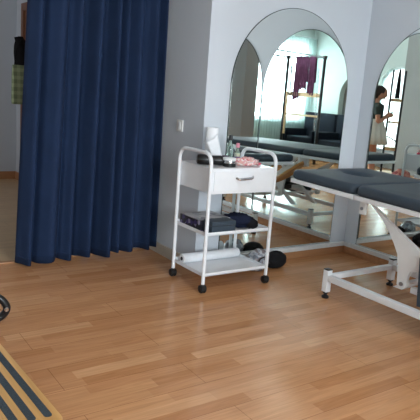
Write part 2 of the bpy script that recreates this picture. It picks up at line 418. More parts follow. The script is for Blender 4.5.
# ------------------------------------------------------------------ navy curtain
folds = []
xx = 0
random.seed(3)
def navy_fn(u, z):
    t = z/2.55
    x = (1.036+.115*t)*(1-u)+(2.040-.010*t)*u-.01*math.sin(u*PI)*0
    amp = .052*(.75+.25*(1-t))*(1+.35*math.sin(u*11+2))
    uu = u+.022*math.sin(u*7+1.3)+.012*math.sin(u*19)
    ph = uu*2*PI*8.5
    s = math.sin(ph+.25*math.sin(z*1.1+u*5))
    y = YC-.075+amp*(s+.28*math.sin(ph*2+.7)+.35*math.sin(ph*.37+z*.35))
    x += .009*math.cos(ph)
    y -= .035*(1-t)*max(0, 1-u*4)
    return x, y
nv = drape('curtain', 0, 0, .012, 2.55, 0, 0, 0, navy_fn, 'navy', .003, rows=40)
for v_ in nv.data.vertices:       # hem lifts a little to the right
    u = (v_.co.x-1.03)/1.0
    if v_.co.z < .6:
        v_.co.z += (.6-v_.co.z)/.6*(.035*max(0, u-.15)+.006*math.sin(u*31))
tag(nv, 'long navy blue curtain hanging in folds across the opening', 'curtain')
hm = drape('hem', 0, 0, .055, .062, 0, 0, 0, lambda u, z: (navy_fn(u, z)[0], navy_fn(u, z)[1]-.0025), 'navy', .002, nv, rows=1)
for v_ in hm.data.vertices:
    u = (v_.co.x-1.03)/1.0; v_.co.z += (.6-v_.co.z)/.6*(.035*max(0, u-.15)+.006*math.sin(u*31))
rod = MB().tube([(.80, YC-.075, 2.59), (2.052, YC-.075, 2.59)], .014)
rod.box(.84, .86, YC-.08, YC, 2.58, 2.60)
tag(rod.build('curtain_rod', 'steel'), 'metal rod holding the navy curtain', 'curtain rod')

# light switch on the side wall
ls = thing('light_switch', 'small white light switch on the grey side wall beside the curtain', 'switch', (XC, 3.353, .94))
MB().box(-.010, 0, -.036, .036, -.038, .038, .003).build('switch_plate', 'switchm', ls)
MB().box(-.015, -.0102, -.016, .016, -.024, .024, .002).build('rocker', 'whitepl', ls)

# ------------------------------------------------------------------ jacket and plaid bag on the door edge
hk = thing('coat_hook', 'dark coat hook on the brown door frame behind the curtain edge', 'hook', (2.005, 6.43, 1.62))
MB().box(-.008, 0, -.02, .02, -.03, .03, .002).build('hook_plate', 'steel', hk)
MB().tube(arc_path([(-.006, 0, -.01), (-.05, 0, -.015), (-.05, 0, .02)], .02), .005).build('hook_peg', 'steel', hk)
def hang(name, pts, m, yc, th, label, cat, seed):
    random.seed(seed); s = MB(); loops = []
    for (z, x0, x1, d) in pts:
        n = 24; lp = []
        for j in range(n):
            a = 2*PI*j/n
            cx, hw = (x0+x1)/2, (x1-x0)/2
            k = 1+.10*math.sin(3*a+z*7+seed)+.05*math.sin(7*a+z*11)
            lp.append((cx+hw*math.cos(a)*(k if abs(math.cos(a)) < .8 else 1), yc+d*math.sin(a)*k, z))
        loops.append(lp)
    s.loft(loops); return tag(s.build(name, m, angle=60), label, cat)
jk = hang('jacket', [(0.941, 1.845, 1.935, 0.03), (1.012, 1.825, 1.965, 0.06), (1.164, 1.820, 1.973, 0.07), (1.316, 1.835, 1.973, 0.07), (1.437, 1.822, 1.973, 0.06), (1.518, 1.825, 1.970, 0.045), (1.558, 1.835, 1.955, 0.03), (1.594, 1.825, 1.925, 0.014), (1.609, 1.875, 1.915, 0.01)], 'blackcloth', 6.43, .06, 'black jacket hanging on the brown door left of the navy curtain', 'jacket', 2)
bg = thing('plaid_bag', 'green plaid shopping bag hanging in front of the black jacket', 'bag', (1.872, 6.33, .905))
b_ = MB(); b_.loft([[Vector(p) for p in rrect(-.095, .07, -.035, .022, .015, 0)], [Vector(p) for p in rrect(-.10, .075, -.045, .026, .02, .03)], [Vector(p) for p in rrect(-.098, .075, -.035, .022, .018, .28)], [Vector(p) for p in rrect(-.092, .074, -.018, .010, .008, .405)]])
b_.build('bag_body', 'plaid', bg, angle=50)
MB().tube(arc_path([(-.07, -.004, .40), (-.05, .02, .56), (.035, .055, .70), (.05, .02, .56), (.06, -.004, .40)], .06), .006).build('strap', 'blackcloth', bg)

# ------------------------------------------------------------------ treatment table
T = thing('treatment_table', 'slate grey padded treatment table on a white steel frame', 'massage table', (2.84, 1.70, 0))
def tx(x): return x-2.84
def ty(y): return y-1.70
X0, X1, Y0, Y1, YS = 2.50, 3.19, .70, 2.71, 2.18
zc0, zc1 = .666, .7245
def cushion(name, ya, yb, hole=None):
    s = MB(); L_ = []
    k = 14
    def R_(ins, z, r=.045): return [(tx(p[0]), ty(p[1]), p[2]) for p in rrect(X0-.004+ins, X1+.004-ins, ya+ins, yb-ins, max(.01, r-ins*.5), z, k)]
    def dense(lp):
        out = []
        for i, p in enumerate(lp):
            q = lp[(i+1) % len(lp)]; out.append(p)
            if i % (k+1) == k: out += [tuple(p[c]+(q[c]-p[c])*j/14 for c in range(3)) for j in range(1, 14)]
        return out
    L_ = [R_(.012, zc0), R_(.003, zc0+.006), R_(0, zc0+.018), R_(.001, zc1-.020), R_(.006, zc1-.009), R_(.016, zc1-.002), R_(.032, zc1)]
    L_ = [dense(l) for l in L_]
    if hole:
        n = len(L_[0]); out = []
        cx, cy, a, b = hole
        # angles matched to outer loop
        for (sc_, dz) in ((1.35, .0), (1.15, -.003), (1.0, -.012), (.9, -.028), (.6, -.036)):
            lp = []
            for p in L_[-1]:
                an = math.atan2((p[1]-ty(cy))/b, (p[0]-tx(cx))/a)
                lp.append((tx(cx)+a*sc_*math.cos(an), ty(cy)+b*sc_*math.sin(an), zc1+dz))
            out.append(lp)
        s.loft(L_+out, True, False)
        s.b.faces.new([s.b.verts.new(q) for q in out[-1]])
    else: s.loft(L_)
    return s.build(name, 'slate', T, angle=50)
cushion('head_cushion', YS+.003, Y1, (2.88, 2.50, .075, .105))
cushion('body_cushion', Y0, YS-.003)
# frame around the top, in two sections
def frame(name, ya, yb):
    s = MB(); z0, z1 = .640, .6655
    for a, b in ((X0, X0+.028), (X1-.028, X1)): s.box(tx(a), tx(b), ty(ya), ty(yb), z0, z1, .002)
    for a, b in ((ya, ya+.028), (yb-.028, yb)): s.box(tx(X0+.028), tx(X1-.028), ty(a), ty(b), z0, z1, .002)
    s.box(tx(X0+.02), tx(X1-.02), ty(ya+.01), ty(yb-.01), z1-.004, z1)
    return s.build(name, 'white', T)
frame('head_frame', YS+.005, Y1-.004); frame('body_frame', Y0+.004, YS-.005)
part_label(MB().box(tx(2.55), tx(3.13), ty(YS-.006), ty(YS+.006), .642, .656).build('hinge', 'steel', T), 'steel hinge')
for ch in T.children:
    for v_ in ch.data.vertices:
        dy = v_.co.y-ty(YS)
        if v_.co.z > .6: v_.co.z += dy*(.024 if dy > 0 else .020)
# base: corner posts, rails, feet
BX0, BX1, BY0, BY1 = 2.535, 3.139, .95, 2.335
for x in (BX0, BX1):
    for y in (BY0, BY1):
        p = MB().box(tx(x-.019), tx(x+.019), ty(y-.019), ty(y+.019), .040, .176, .003).build('leg', 'white', T)
        MB().box(tx(x-.019), tx(x+.019), ty(y-.019), ty(y+.019), .1762, .183, .003).build('post_cap', 'black', p)
        MB().lathe([(.021, 0), (.022, .004), (.022, .012), (.013, .018), (.009, .022), (.009, .03), (.017, .031), (.017, .0395)], (tx(x), ty(y), 0), n=20).build('levelling_foot', 'rubber', p)
for x in (BX0, BX1):
    MB().box(tx(x-.019), tx(x+.019), ty(BY0+.02), ty(BY1-.02), .112, .148, .003).build('side_rail', 'white', T)
for y in (BY0, BY1):
    MB().box(tx(BX0+.02), tx(BX1-.02), ty(y-.015), ty(y+.015), .114, .146, .003).build('cross_rail', 'white', T)
MB().box(tx(BX0+.02), tx(BX1-.02), ty(1.28), ty(1.32), .114, .146, .003).build('cross_rail', 'white', T)
# lifting arms (curved white plates)
def arm_poly():
    up = [(2.125, .632), (1.754, .439), (1.60, .372), (1.50, .345)]
    lo = [(1.50, .255), (1.60, .268), (1.70, .300), (1.765, .333), (1.800, .318), (1.812, .290), (1.816, .262)]
    n = 8; cy, cz, r = 1.843, .240, .030
    lobe = [(cy-r*math.cos(PI*i/n*1.05), cz-r*math.sin(PI*i/n*1.05)) for i in range(n+1)]
    ed = [(1.874, .262), (1.880, .330), (1.893, .391), (1.927, .446), (1.973, .507), (2.03, .562), (2.10, .612)]
    return [(ty(y), z) for y, z in up+lo+lobe+ed]
for x in (2.575, 3.085):
    a = MB().prism([(tx(x), y, z) for y, z in arm_poly()], (.022, 0, 0)).build('lift_arm', 'whitepl', T, angle=30)
    for (y, z, r) in ((1.843, .240, .012),):
        MB().lathe([(r, -.005), (r, -.001), (r*.4, 0)], (tx(x)-.0, ty(y), z), 'x', n=14).build('bolt', 'steel', a)
    b2 = MB().box(tx(x-.016), tx(x+.0), ty(2.135), ty(2.178), .556, .640, .003).build('hinge_bracket', 'whitepl', T)
    MB().lathe([(.010, -.005), (.010, -.001), (.003, 0)], (tx(x-.017), ty(2.157), .590), 'x', n=14).build('bolt', 'steel', b2)
MB().tube([(tx(2.575), ty(1.843), .240), (tx(3.107), ty(1.843), .240)], .012).build('pivot_rod', 'white', T)
MB().box(tx(2.60), tx(3.08), ty(1.54), ty(1.60), .235, .268, .003).build('lift_crossbar', 'white', T)
MB().box(tx(2.60), tx(2.635), ty(1.20), ty(1.80), .20, .232, .003).build('inner_rail', 'white', T)
MB().box(tx(3.05), tx(3.085), ty(1.20), ty(1.80), .20, .232, .003).build('inner_rail', 'white', T)
for x in (2.70, 2.98):
    MB().prism([(tx(x), ty(1.10), .15), (tx(x), ty(1.16), .15), (tx(x), ty(1.72), .64), (tx(x), ty(1.66), .64)], (.03, 0, 0)).build('scissor_arm', 'white', T)
    MB().prism([(tx(x+.035), ty(1.95), .15), (tx(x+.035), ty(2.01), .15), (tx(x+.035), ty(1.20), .64), (tx(x+.035), ty(1.14), .64)], (.03, 0, 0)).build('scissor_arm', 'white', T)
mo = MB().box(tx(2.78), tx(2.90), ty(1.35), ty(1.66), .24, .36, .012).build('lift_motor', 'black', T)
MB().tube([(tx(2.84), ty(1.64), .30), (tx(2.84), ty(1.98), .36)], .018).build('actuator_rod', 'black', mo)
MB().prism([(tx(2.545), ty(1.712), .165), (tx(2.545), ty(1.735), .42), (tx(2.545), ty(1.30), .42), (tx(2.545), ty(1.30), .165)], (.026, 0, 0)).build('side_pad', 'slate', T)
# sloping plywood arm board on the far side
ab = MB(); pts = []
for i in range(30):
    a = 2*PI*i/30; l_ = .31*math.cos(a); w_ = .055*math.sin(a)*(1+.35*math.cos(a))
    pts.append((tx(3.235)+w_, ty(2.00)+l_*.88, .432+l_*.48+.02*math.cos(2*a)))
ab.prism(pts, (0, -.009, .018)); ab.build('arm_board', 'plywood', T)
MB().box(tx(3.15), tx(3.245), ty(2.20), ty(2.23), .565, .645, .002).build('arm_board_bracket', 'white', T)

# ------------------------------------------------------------------ trolley
CX, CY, CW, CD = 1.875, 2.698, .482, .345
K = thing('trolley', 'white metal salon trolley with a drawer and two open shelves on castors', 'trolley', (CX+CW/2, CY+CD/2, 0))
def kx(x): return x-(CX+CW/2)
def ky(y): return y-(CY+CD/2)
r_ = .0115
for x in (CX, CX+CW):
    P = arc_path([(kx(x), ky(CY), .052), (kx(x), ky(CY), .832), (kx(x), ky(CY+CD), .832), (kx(x), ky(CY+CD), .052)], .075, 8)
    MB().tube(P, r_, 14).build('side_frame', 'white', K)
    for y in (CY, CY+CD):
        c = MB(); c.lathe([(.009, .040), (.013, .044), (.013, .054), (.009, .056)], (kx(x), ky(y), 0), n=14)
        o = c.build('caster', 'black', K)
        for s_ in (-1, 1):
            MB().lathe([(.012, -.007), (.021, -.006), (.0235, -.002), (.0235, .002), (.021, .006), (.012, .007)], (kx(x)+s_*.010, ky(y), .0235), 'x', n=24).build('wheel', 'rubber', o)
        MB().lathe([(.015, -.022), (.022, -.018), (.022, .018), (.015, .022)], (kx(x), ky(y)+.002, .0275), 'x', n=20).build('caster_hood', 'black', o)
def shelf(z, lip, name):
    s = MB(); a, b, c, d_ = kx(CX), kx(CX+CW), ky(CY)+.002, ky(CY+CD)-.002
    s.box(a, b, c, d_, z, z+.004)
    s.box(a, b, c, c+.003, z, z+lip, .001).box(a, b, d_-.003, d_, z, z+lip*1.5, .001)
    s.box(a+.001, a+.004, c+.003, d_-.003, z, z+lip, .001).box(b-.004, b-.001, c+.003, d_-.003, z, z+lip, .001)
    return s.build(name, 'white', K, smooth=False)
ZB, ZM = .098, .345
shelf(ZB, .020, 'shelf'); shelf(ZM, .022, 'shelf')
bx = MB(); a, b, c, d_ = kx(CX)+.012, kx(CX+CW)-.012, ky(CY)-.008, ky(CY+CD)+.008
bx.box(a, b, c+.004, d_, .597, .741, .003)
bx.box(a-.003, b+.003, c+.002, d_, .741, .7475, .002)
bx.build('drawer_box', 'white', K, smooth=False)
dr = MB().box(a+.010, b-.010, c-.003, c+.004, .615, .731, .002).build('drawer', 'white', K, smooth=False)
MB().tube(arc_path([(-.062, c-.002, .690), (-.050, c-.020, .683), (.045, c-.020, .689), (.062, c-.002, .696)], .015), .0078, 10).build('handle', 'chrome', dr)
TZ = .7475
SZ = ZM+.004; BZ = ZB+.004

# paper roll
pr = thing('paper_towel_roll', 'white paper towel roll standing on the trolley top with a loose sheet', 'paper roll', (2.035, 2.945, TZ))
MB().lathe([(.018, .004), (.018, 0), (.036, 0), (.038, .003), (.038, .212), (.036, .215), (.018, .215), (.018, .20)], n=28).build('roll', 'paper', pr)
sh = MB(); rows = []
for i in range(9):
    t = i/8; rows.append([Vector((-.066+.076*s+.058*t*(1-.1*s), -.043-.014*math.sin(s*3)-.008*t, (.128+.052*s)*(1-t)+.012*t)) for s in [j/8 for j in range(9)]])
V = [[sh.b.verts.new(p) for p in r] for r in rows]
for p_, q_ in zip(V, V[1:]):
    for i in range(8): sh.b.faces.new((p_[i], p_[i+1], q_[i+1], q_[i]))
o = sh.build('loose_sheet', 'paper', pr); o.modifiers.new('t', 'SOLIDIFY').thickness = .0012
# black device
dv = thing('massage_gun', 'black cylindrical hand massager lying on the trolley top behind the left handle', 'massager', (1.962, 2.838, TZ), -.55)
MB().lathe([(.012, -.080), (.028, -.078), (.031, -.062), (.031, -.01), (.027, 0), (.028, .02), (.030, .060), (.024, .076), (.008, .078)], (0, 0, .0312), 'x', n=24).build('body', 'black', dv)
MB().lathe([(.016, -.084), (.022, -.082), (.022, -.0802)], (0, 0, .0312), 'x', n=20).build('front_ring', 'steel', dv)
MB().ellip((.068, .022, .0205), (.030, .018, .019)).build('head', 'black', dv)
# bottles
bt = thing('glass_bottle', 'clear green glass bottle with a black cap behind the jars', 'bottle', (2.180, 2.945, TZ))
MB().lathe([(.019, 0), (.021, .004), (.021, .100), (.016, .116), (.009, .128), (.009, .140)], n=24).build('bottle', 'glass', bt)
MB().lathe([(.012, .1385), (.012, .170), (.010, .172)], n=20).build('cap', 'black', bt)
bp_ = thing('small_bottle', 'small pale bottle with a pink cap and printed label', 'bottle', (2.222, 2.920, TZ))
MB().lathe([(.017, 0), (.018, .004), (.018, .062), (.012, .078), (.008, .090), (.008, .098)], n=24).build('bottle', 'glass', bp_)
MB().lathe([(.0186, .012), (.0186, .060)], n=24).build('bottle_label', 'label', bp_)
MB().lathe([(.0115, .097), (.0115, .122), (.009, .125)], n=20).build('cap', 'pinkcap', bp_)
# small pots behind the jars
tag(MB().lathe([(.020, TZ), (.021, TZ+.034), (.022, TZ+.036), (.022, TZ+.046), (.02, TZ+.048)], (2.120, 2.905, 0), n=24).build('cream_pot', 'darkpurple'), 'dark purple cream pot left of the clear bottle', 'pot')
tag(MB().lathe([(.020, TZ), (.021, TZ+.030), (.022, TZ+.032), (.022, TZ+.042), (.02, TZ+.044)], (2.186, 2.872, 0), n=24).build('cream_pot', 'bluelabel'), 'blue cream pot in front of the small pink capped bottle', 'pot')
tag(MB().box(2.235, 2.290, 2.885, 2.925, TZ, TZ+.036, .005).build('soap_box', 'bluelabel'), 'small blue box right of the pink capped bottle', 'box')
j1 = thing('cosmetic_jar', 'flat white lidded cosmetic jar with a dark band at the front of the trolley top', 'jar', (2.052, 2.768, TZ))
MB().lathe([(.036, 0), (.040, .003), (.040, .020)], n=32).build('jar_base', 'black', j1)
MB().lathe([(.038, .0202), (.039, .022), (.039, .036), (.038, .038)], n=32).build('rim', 'chrome', j1)
MB().lathe([(.040, .0382), (.041, .040), (.041, .050), (.036, .054)], n=32).build('lid', 'whitepl', j1)
def blob(name, c, r, m, label, cat, jit=.12, n=28, k=14, rz=0, flat=True):
    o = MB(); R0 = Matrix.Rotation(rz, 3, 'Z')
    o.ellip((c[0], c[1], c[2]+r[2]*.93), r, n, k, R0, jit)
    for v_ in o.b.verts:
        if v_.co.z < c[2]+.001: v_.co.z = c[2]+.001
    return tag(o.build(name, m, angle=80), label, cat)
blob('snack_packet', (2.190, 2.790, TZ), (.088, .045, .027), 'pinkpack', 'crumpled pink and white plastic packet on the trolley top', 'packet', .22, rz=-.15)
blob('hair_clip', (2.302, 2.800, TZ), (.022, .014, .009), 'red', 'small pink red clip at the right end of the trolley top', 'clip', .15)

# middle shelf
pb = thing('printed_box', 'black and purple printed box with a grey top on the middle trolley shelf', 'box', (2.010, 2.925, SZ))
MB().box(-.115, .120, -.112, .105, 0, .066, .002).build('box_body', 'boxprint', pb, smooth=False)
MB().box(-.113, .118, -.110, .103, .0662, .070, .001).build('box_lid', 'boxtop', pb, smooth=False)
sb = thing('slate_case', 'slate grey case at the front of the middle trolley shelf', 'case', (2.008, 2.757, SZ))
MB().box(-.086, .086, -.047, .047, 0, .050, .006).build('case_body', 'slate', sb)
MB().box(-.087, .087, -.048, .048, .0505, .078, .006).build('case_lid', 'slate', sb)
blob('folded_garment', (2.215, 2.850, SZ), (.075, .105, .045), 'navycloth', 'dark navy bundled cloth on the right of the middle shelf', 'cloth', .16, rz=.7)
blob('pouch', (2.268, 2.775, SZ), (.045, .040, .033), 'blackcloth', 'black soft pouch in front of the navy cloth', 'pouch', .10)
cb = [(2.15+.02*math.cos(i*.7)+.009*i, 2.73+.018*math.sin(i*.9)+.003*i, SZ+.0045+.0002*i) for i in range(19)]
tag(MB().tube(arc_path(cb, .01, 3), .0028, 8).build('cable', 'whitepl'), 'thin white cable lying at the front of the middle shelf', 'cable')

# bottom shelf roll
rl = thing('couch_paper_roll', 'long white couch paper roll lying at the back of the bottom shelf', 'paper roll', (1.892, 2.975, BZ))
MB().lathe([(.012, .006), (.012, 0), (.029, 0), (.031, .003), (.031, .437), (.029, .44), (.012, .44), (.012, .43)], (0, 0, .0315), 'x', n=28).build('roll', 'paper', rl)
MB().lathe([(.0115, -.002), (.0115, .01), (.002, .0101)], (0, 0, .0315), 'x', n=18).build('core', 'black', rl)

# bags on the floor behind the trolley
cbg = thing('clear_bag', 'clear grey patterned plastic bag on the floor between trolley and mirror', 'bag', (2.475, 2.925, 0))
m_ = MB(); m_.ellip((0, 0, .075), (.090, .055, .080), 28, 14, None, .06)
for v_ in m_.b.verts:
    if v_.co.z < .001: v_.co.z = .001
m_.build('bag_body', 'clearbag', cbg, angle=80)
MB().tube([(-.06+.002, -.057, .06), (-.03, -.062, .105), (0, -.064, .115), (.03, -.062, .105), (.058, -.057, .06)], .004).build('zip', 'black', cbg)
blob('black_bag', (2.645, 2.940, 0), (.092, .062, .062), 'blackcloth', 'rounded black bag on the floor right of the trolley, by the mirror', 'bag', .05)

# ------------------------------------------------------------------ striped platform, bottom left
PZ = .10
PF = thing('step_platform', 'low wooden step platform with dark grip strips at the lower left corner', 'platform', (.42, 2.1, 0))
def px_(x): return x-.42
def py_(y): return y-2.1
s = MB(); o0 = rrect(px_(.20), px_(.632), py_(1.628), py_(2.62), .035, PZ-.028, 8)
s.loft([[Vector((x, y, PZ-.028)) for x, y, z in o0], [Vector((x, y, PZ-.003)) for x, y, z in o0], [Vector((x*.994, y*.997, PZ)) for x, y, z in o0]])
s.build('board', 'platwood', PF)
for i in range(7):
    xr = .607-.0525*i
    if xr-.026 < .22: break
    q = rrect(px_(xr-.026), px_(xr), py_(1.672+.002*i), py_(2.58), .012, PZ, 6)
    g = MB(); g.loft([[Vector((x, y, PZ+.0002)) for x, y, z in q], [Vector((x, y, PZ+.0022)) for x, y, z in q]]); g.build('grip_strip', 'grip', PF)
for x in (.26, .57):
    for y in (1.70, 2.55):
        MB().box(px_(x-.02), px_(x+.02), py_(y-.02), py_(y+.02), 0, PZ-.0285, .003).build('foot', 'platwood', PF)
for ch in PF.children:
    for v_ in ch.data.vertices: v_.co.x -= (v_.co.y-py_(1.65))*.052
# black curved foot at the left edge
BF = thing('stool_foot', 'black curved stool foot at the left edge above the platform', 'stool', (.70, 2.76, 0))
MB().tube(arc_path([(-.25, .0, .0185), (.02, -.02, .0185), (.055, -.03, .07), (.015, -.02, .13), (-.25, .10, .17)], .07, 8), .018, 14).build('curved_tube', 'black', BF)
MB().lathe([(.010, -.003), (.012, 0), (.010, .003)], (.040, -.048, .07), 'y', n=16).build('bolt', 'chrome', BF)  # chrome dot added in place of the white highlight on the tube

# ------------------------------------------------------------------ what the mirrors show of the room behind
# trapeze table
TP = thing('trapeze_table', 'black and wood trapeze exercise frame standing before the sheer curtained window', 'exercise frame', (-.80, -1.66, 0), math.atan2(.18, .98))
LT, WT, HT = 2.35, .83, 1.94
for (x, y) in ((0, 0), (0, -WT), (LT, 0), (LT, -WT)):
    MB().tube([(x, y, .0), (x, y, HT)], .028, 12).build('post', 'black', TP)
    MB().box(x-.03, x+.03, y-.03, y+.03, HT-.03, HT+.03, .006).build('corner_clamp', 'black', TP)
for y in (0, -WT): MB().tube([(0, y, HT), (LT, y, HT)], .013, 10).build('top_rail', 'steel', TP)
for x in (0, LT): MB().tube([(x, 0, HT), (x, -WT, HT)], .013, 10).build('end_rail', 'steel', TP)
MB().box(.0, LT, -WT+.03, -.03, .20, .27, .006).build('wooden_frame', 'lightwood', TP)
MB().box(.05, LT-.05, -WT+.07, -.07, .271, .32, .012).build('mat', 'darkvinyl', TP)
for z, h in ((1.26, .075), (.88, .035)):
    MB().box(-.012, .012, -WT+.03, -.03, z-h/2, z+h/2, .003).build('rung', 'lightwood', TP)
MB().box(-.014, .014, -WT+.03, -WT+.065, .50, 1.3, .003).build('upright_slat', 'lightwood', TP)
def spring(parent, a, b, r=.012, turns=40):
    a, b = Vector(a), Vector(b); P = []; n = turns*6
    d = (b-a).normalized(); u = Vector((1, 0, 0)) if abs(d.x) < .9 else Vector((0, 1, 0)); u = (u-d*u.dot(d)).normalized(); w = d.cross(u)
    for i in range(n+1): P.append(a.lerp(b, i/n)+(u*math.cos(i/6*2*PI)+w*math.sin(i/6*2*PI))*r)
    MB().tube(P, .003, 5).build('spring', 'chrome', parent)
spring(TP, (.03, -.09, 1.75), (.03, -.05, .62), .014)
spring(TP, (.03, -WT+.10, 1.8), (.03, -WT+.05, 1.35), .012, 20)
ring = [(.04, -WT+.14+.05*math.cos(2*PI*i/24), 1.30+.05*math.sin(2*PI*i/24)) for i in range(24)]
MB().tube(ring, .011, 8, True).build('hand_loop', 'black', TP)
MB().tube([(.03, -WT+.12, 1.78), (.04, -WT+.14, 1.35)], .014, 8).build('hand_strap', 'black', TP)
# purple cloths over the end rail
def towel(off, w, zb, label, seed):
    c0 = Vector((-.80, -1.66, 0)); R0 = Matrix.Rotation(math.atan2(.18, .98), 3, 'Z')
    s = MB(); rows = []
    for i in range(25):
        t = i/24
        if t < .46: z = zb[0]+(HT+.016-zb[0])*t/.46; xo = .019
        elif t < .54: a_ = (t-.46)/.08*PI; z = HT+.016+.005*math.sin(a_); xo = .019*math.cos(a_)
        else: z = HT+.016-(HT+.016-zb[1])*(t-.54)/.46; xo = -.019
        row = []
        for j in range(17):
            u = j/16; y = off+(u-.5)*w*(1-.12*math.sin(t*PI)); k = abs(HT-z)
            row.append(c0+R0 @ Vector((xo+(.012*math.sin(u*19+seed)*min(1, k*4))*(1 if xo > 0 else 1), y, z-.02*math.sin(u*5+seed)*min(1, k*2))))
        rows.append(row)
    V = [[s.b.verts.new(p) for p in r] for r in rows]
    for a_, b_2 in zip(V, V[1:]):
        for i in range(16): s.b.faces.new((a_[i], a_[i+1], b_2[i+1], b_2[i]))
    o = s.build('towel', 'purple', angle=180); o.modifiers.new('t', 'SOLIDIFY').thickness = .004
    tag(o, label, 'towel', 'purple cloths over the exercise frame')
towel(-.56, .15, (1.17, 1.45), 'narrow purple strap cloth hanging lowest on the frame, left of the others', 1)
towel(-.41, .15, (1.36, 1.5), 'middle purple cloth hanging over the exercise frame rail', 2.2)
towel(-.25, .16, (1.27, 1.5), 'wide purple cloth hanging nearest the right post of the frame', 4)

# spring tower by the arched window
TW = thing('spring_tower', 'wooden rung tower with black post before the arched window', 'exercise tower', (-1.17, -.40, 0), -.55)
# local x to image left
for x in (0, -.21):
    MB().tube([(x, 0, 0), (x, 0, 1.76)], .018, 12).build('post', 'black', TW)
for z, h in ((1.27, .055), (.90, .03), (.45, .06)):
    MB().box(-.21, 0, -.012, .012, z-h/2, z+h/2, .003).build('rung', 'lightwood', TW)
MB().box(-.24, .03, -.20, .20, 0, .05, .006).build('base', 'lightwood', TW)
spring(TW, (-.03, .025, 1.7), (-.03, .025, .8), .012)
MB().tube(arc_path([(-.02, .02, .66), (-.08, .08, .63), (-.17, .08, .58)], .03), .012, 8).build('foot_strap', 'black', TW)
c_ = hang('garment', [(1.30, -.06, .06, .02), (1.36, -.058, .055, .024), (1.5, -.05, .045, .022), (1.7, -.03, .03, .018), (1.78, -.012, .012, .01)], 'blackcloth', 0, .03, 'black garment hanging on the spring tower by the arched window', 'garment', 5)
c_.location = (-1.24, -.32, 0)
gh = MB().tube([(-1.24, -.32, 1.765), (-1.24, -.32, 1.79), (-1.17, -.39, 1.755)], .004, 6); 
gh.build('garment_hanger', 'black', c_).matrix_parent_inverse = Matrix.Translation(c_.location).inverted()

# armchairs with dark panels
def armchair(y, label):
    t = thing('armchair', label, 'armchair', (-1.86, y, 0), 0, 'dark armchairs along the left wall')
    MB().box(-.22, -.08, -.44, .44, .06, .92, .02).build('backrest', 'darkvinyl', t)
    MB().box(-.08, .50, -.34, .34, .20, .42, .03).build('seat', 'darkvinyl', t)
    for s_ in (-1, 1):
        MB().box(-.08, .52, s_*.39-.05, s_*.39+.05, .06, .56, .025).build('armrest', 'darkvinyl', t)
    for x in (-.15, .45):
        for s_ in (-.36, .36):
            MB().box(x-.02, x+.02, s_-.02, s_+.02, 0, .06).build('foot', 'black', t)
armchair(-2.78, 'dark upholstered armchair nearest the sheer curtained window')
armchair(-1.84, 'dark upholstered armchair nearest the arched window')

# bench with grey moulded headboard
BN = thing('wooden_bench', 'low wooden bench in front of the grey pier', 'bench', (-.98, .86, 0), math.radians(34))
MB().box(-.45, .45, -.20, .20, .28, .33, .01).build('seat', 'plywood', BN)
for x in (-.38, .38):
    for y in (-.15, .15): MB().box(x-.025, x+.025, y-.025, y+.025, 0, .28, .003).build('leg', 'plywood', BN)
for x in (-.10, -.02): MB().lathe([(.018, .33), (.02, .335), (.02, .36), (.014, .375)], (x, .14, 0), n=16).build('knob', 'black', BN)
HB = thing('grey_headboard', 'grey moulded plastic headboard with a slot handle on the wooden bench', 'headboard', (-.98, .86, .3305), math.radians(34))
o1 = [(x, 0, z) for x, z, _ in rrect(-.40, .34, .0, .40, .10, 0, 8)]
s = MB(); k_ = []
inner = [(x*.0+(-.05)+.16*math.cos(math.atan2((z-.30)/.025, (x+.05)/.16)), 0, .30+.022*math.sin(math.atan2((z-.30)/.025, (x+.05)/.16))) for x, _, z in o1]
for y in (-.02, .02): k_.append(([Vector((x, y, z)) for x, _, z in o1], [Vector((x, y, z)) for x, _, z in inner]))
s.loft([k_[0][1], k_[0][0], k_[1][0], k_[1][1], k_[0][1]], False, False); bmesh.ops.remove_doubles(s.b, verts=s.b.verts, dist=1e-5)
s.build('panel', 'greypl', HB)
blob('patterned_bag', (-.38, .62, 0), (.16, .13, .13), 'redbag', 'red and pink patterned bag on the floor beside the standing person', 'bag', .10)

# ------------------------------------------------------------------ the standing person
PP = thing('person', 'person in dark top and white skirt looking down at a phone', 'person', (-.29, .05, 0), math.atan2(.57, -.82))
PP.scale = (1.06, 1.06, .94)
b = MB()
def limb(pts, rs, n=14): b.tube(pts, rs, n)
for s_, fx in ((1, .09), (-1, -.10)):
    limb([(0, s_*.066, .86), (.01+fx*.35, s_*.08, .66), (fx*.7, s_*.085, .46), (fx*.75-.01, s_*.085, .38), (fx-.02, s_*.09, .25), (fx, s_*.09, .08)], [.078, .072, .055, .050, .052, .034])
    b.tube([(fx-.05, s_*.09, .035), (fx, s_*.092, .045), (fx+.08, s_*.098, .03), (fx+.15, s_*.10, .022)], [.026, .036, .033, .018], 12)
limb([(0, 0, .82), (0, 0, .90), (.005, 0, 1.0), (.0, 0, 1.12), (-.005, 0, 1.24), (-.01, 0, 1.29)], [.10, .125, .10, .115, .12, .06], 20)
limb([(-.01, 0, 1.26), (.02, 0, 1.34), (.035, 0, 1.38)], [.048, .042, .045])
b.ellip((.055, 0, 1.435), (.092, .072, .105), 24, 16, Matrix.Rotation(.45, 3, 'Y'))
b.ellip((.145, 0, 1.405), (.018, .011, .020)); b.ellip((.125, 0, 1.362), (.016, .022, .012))
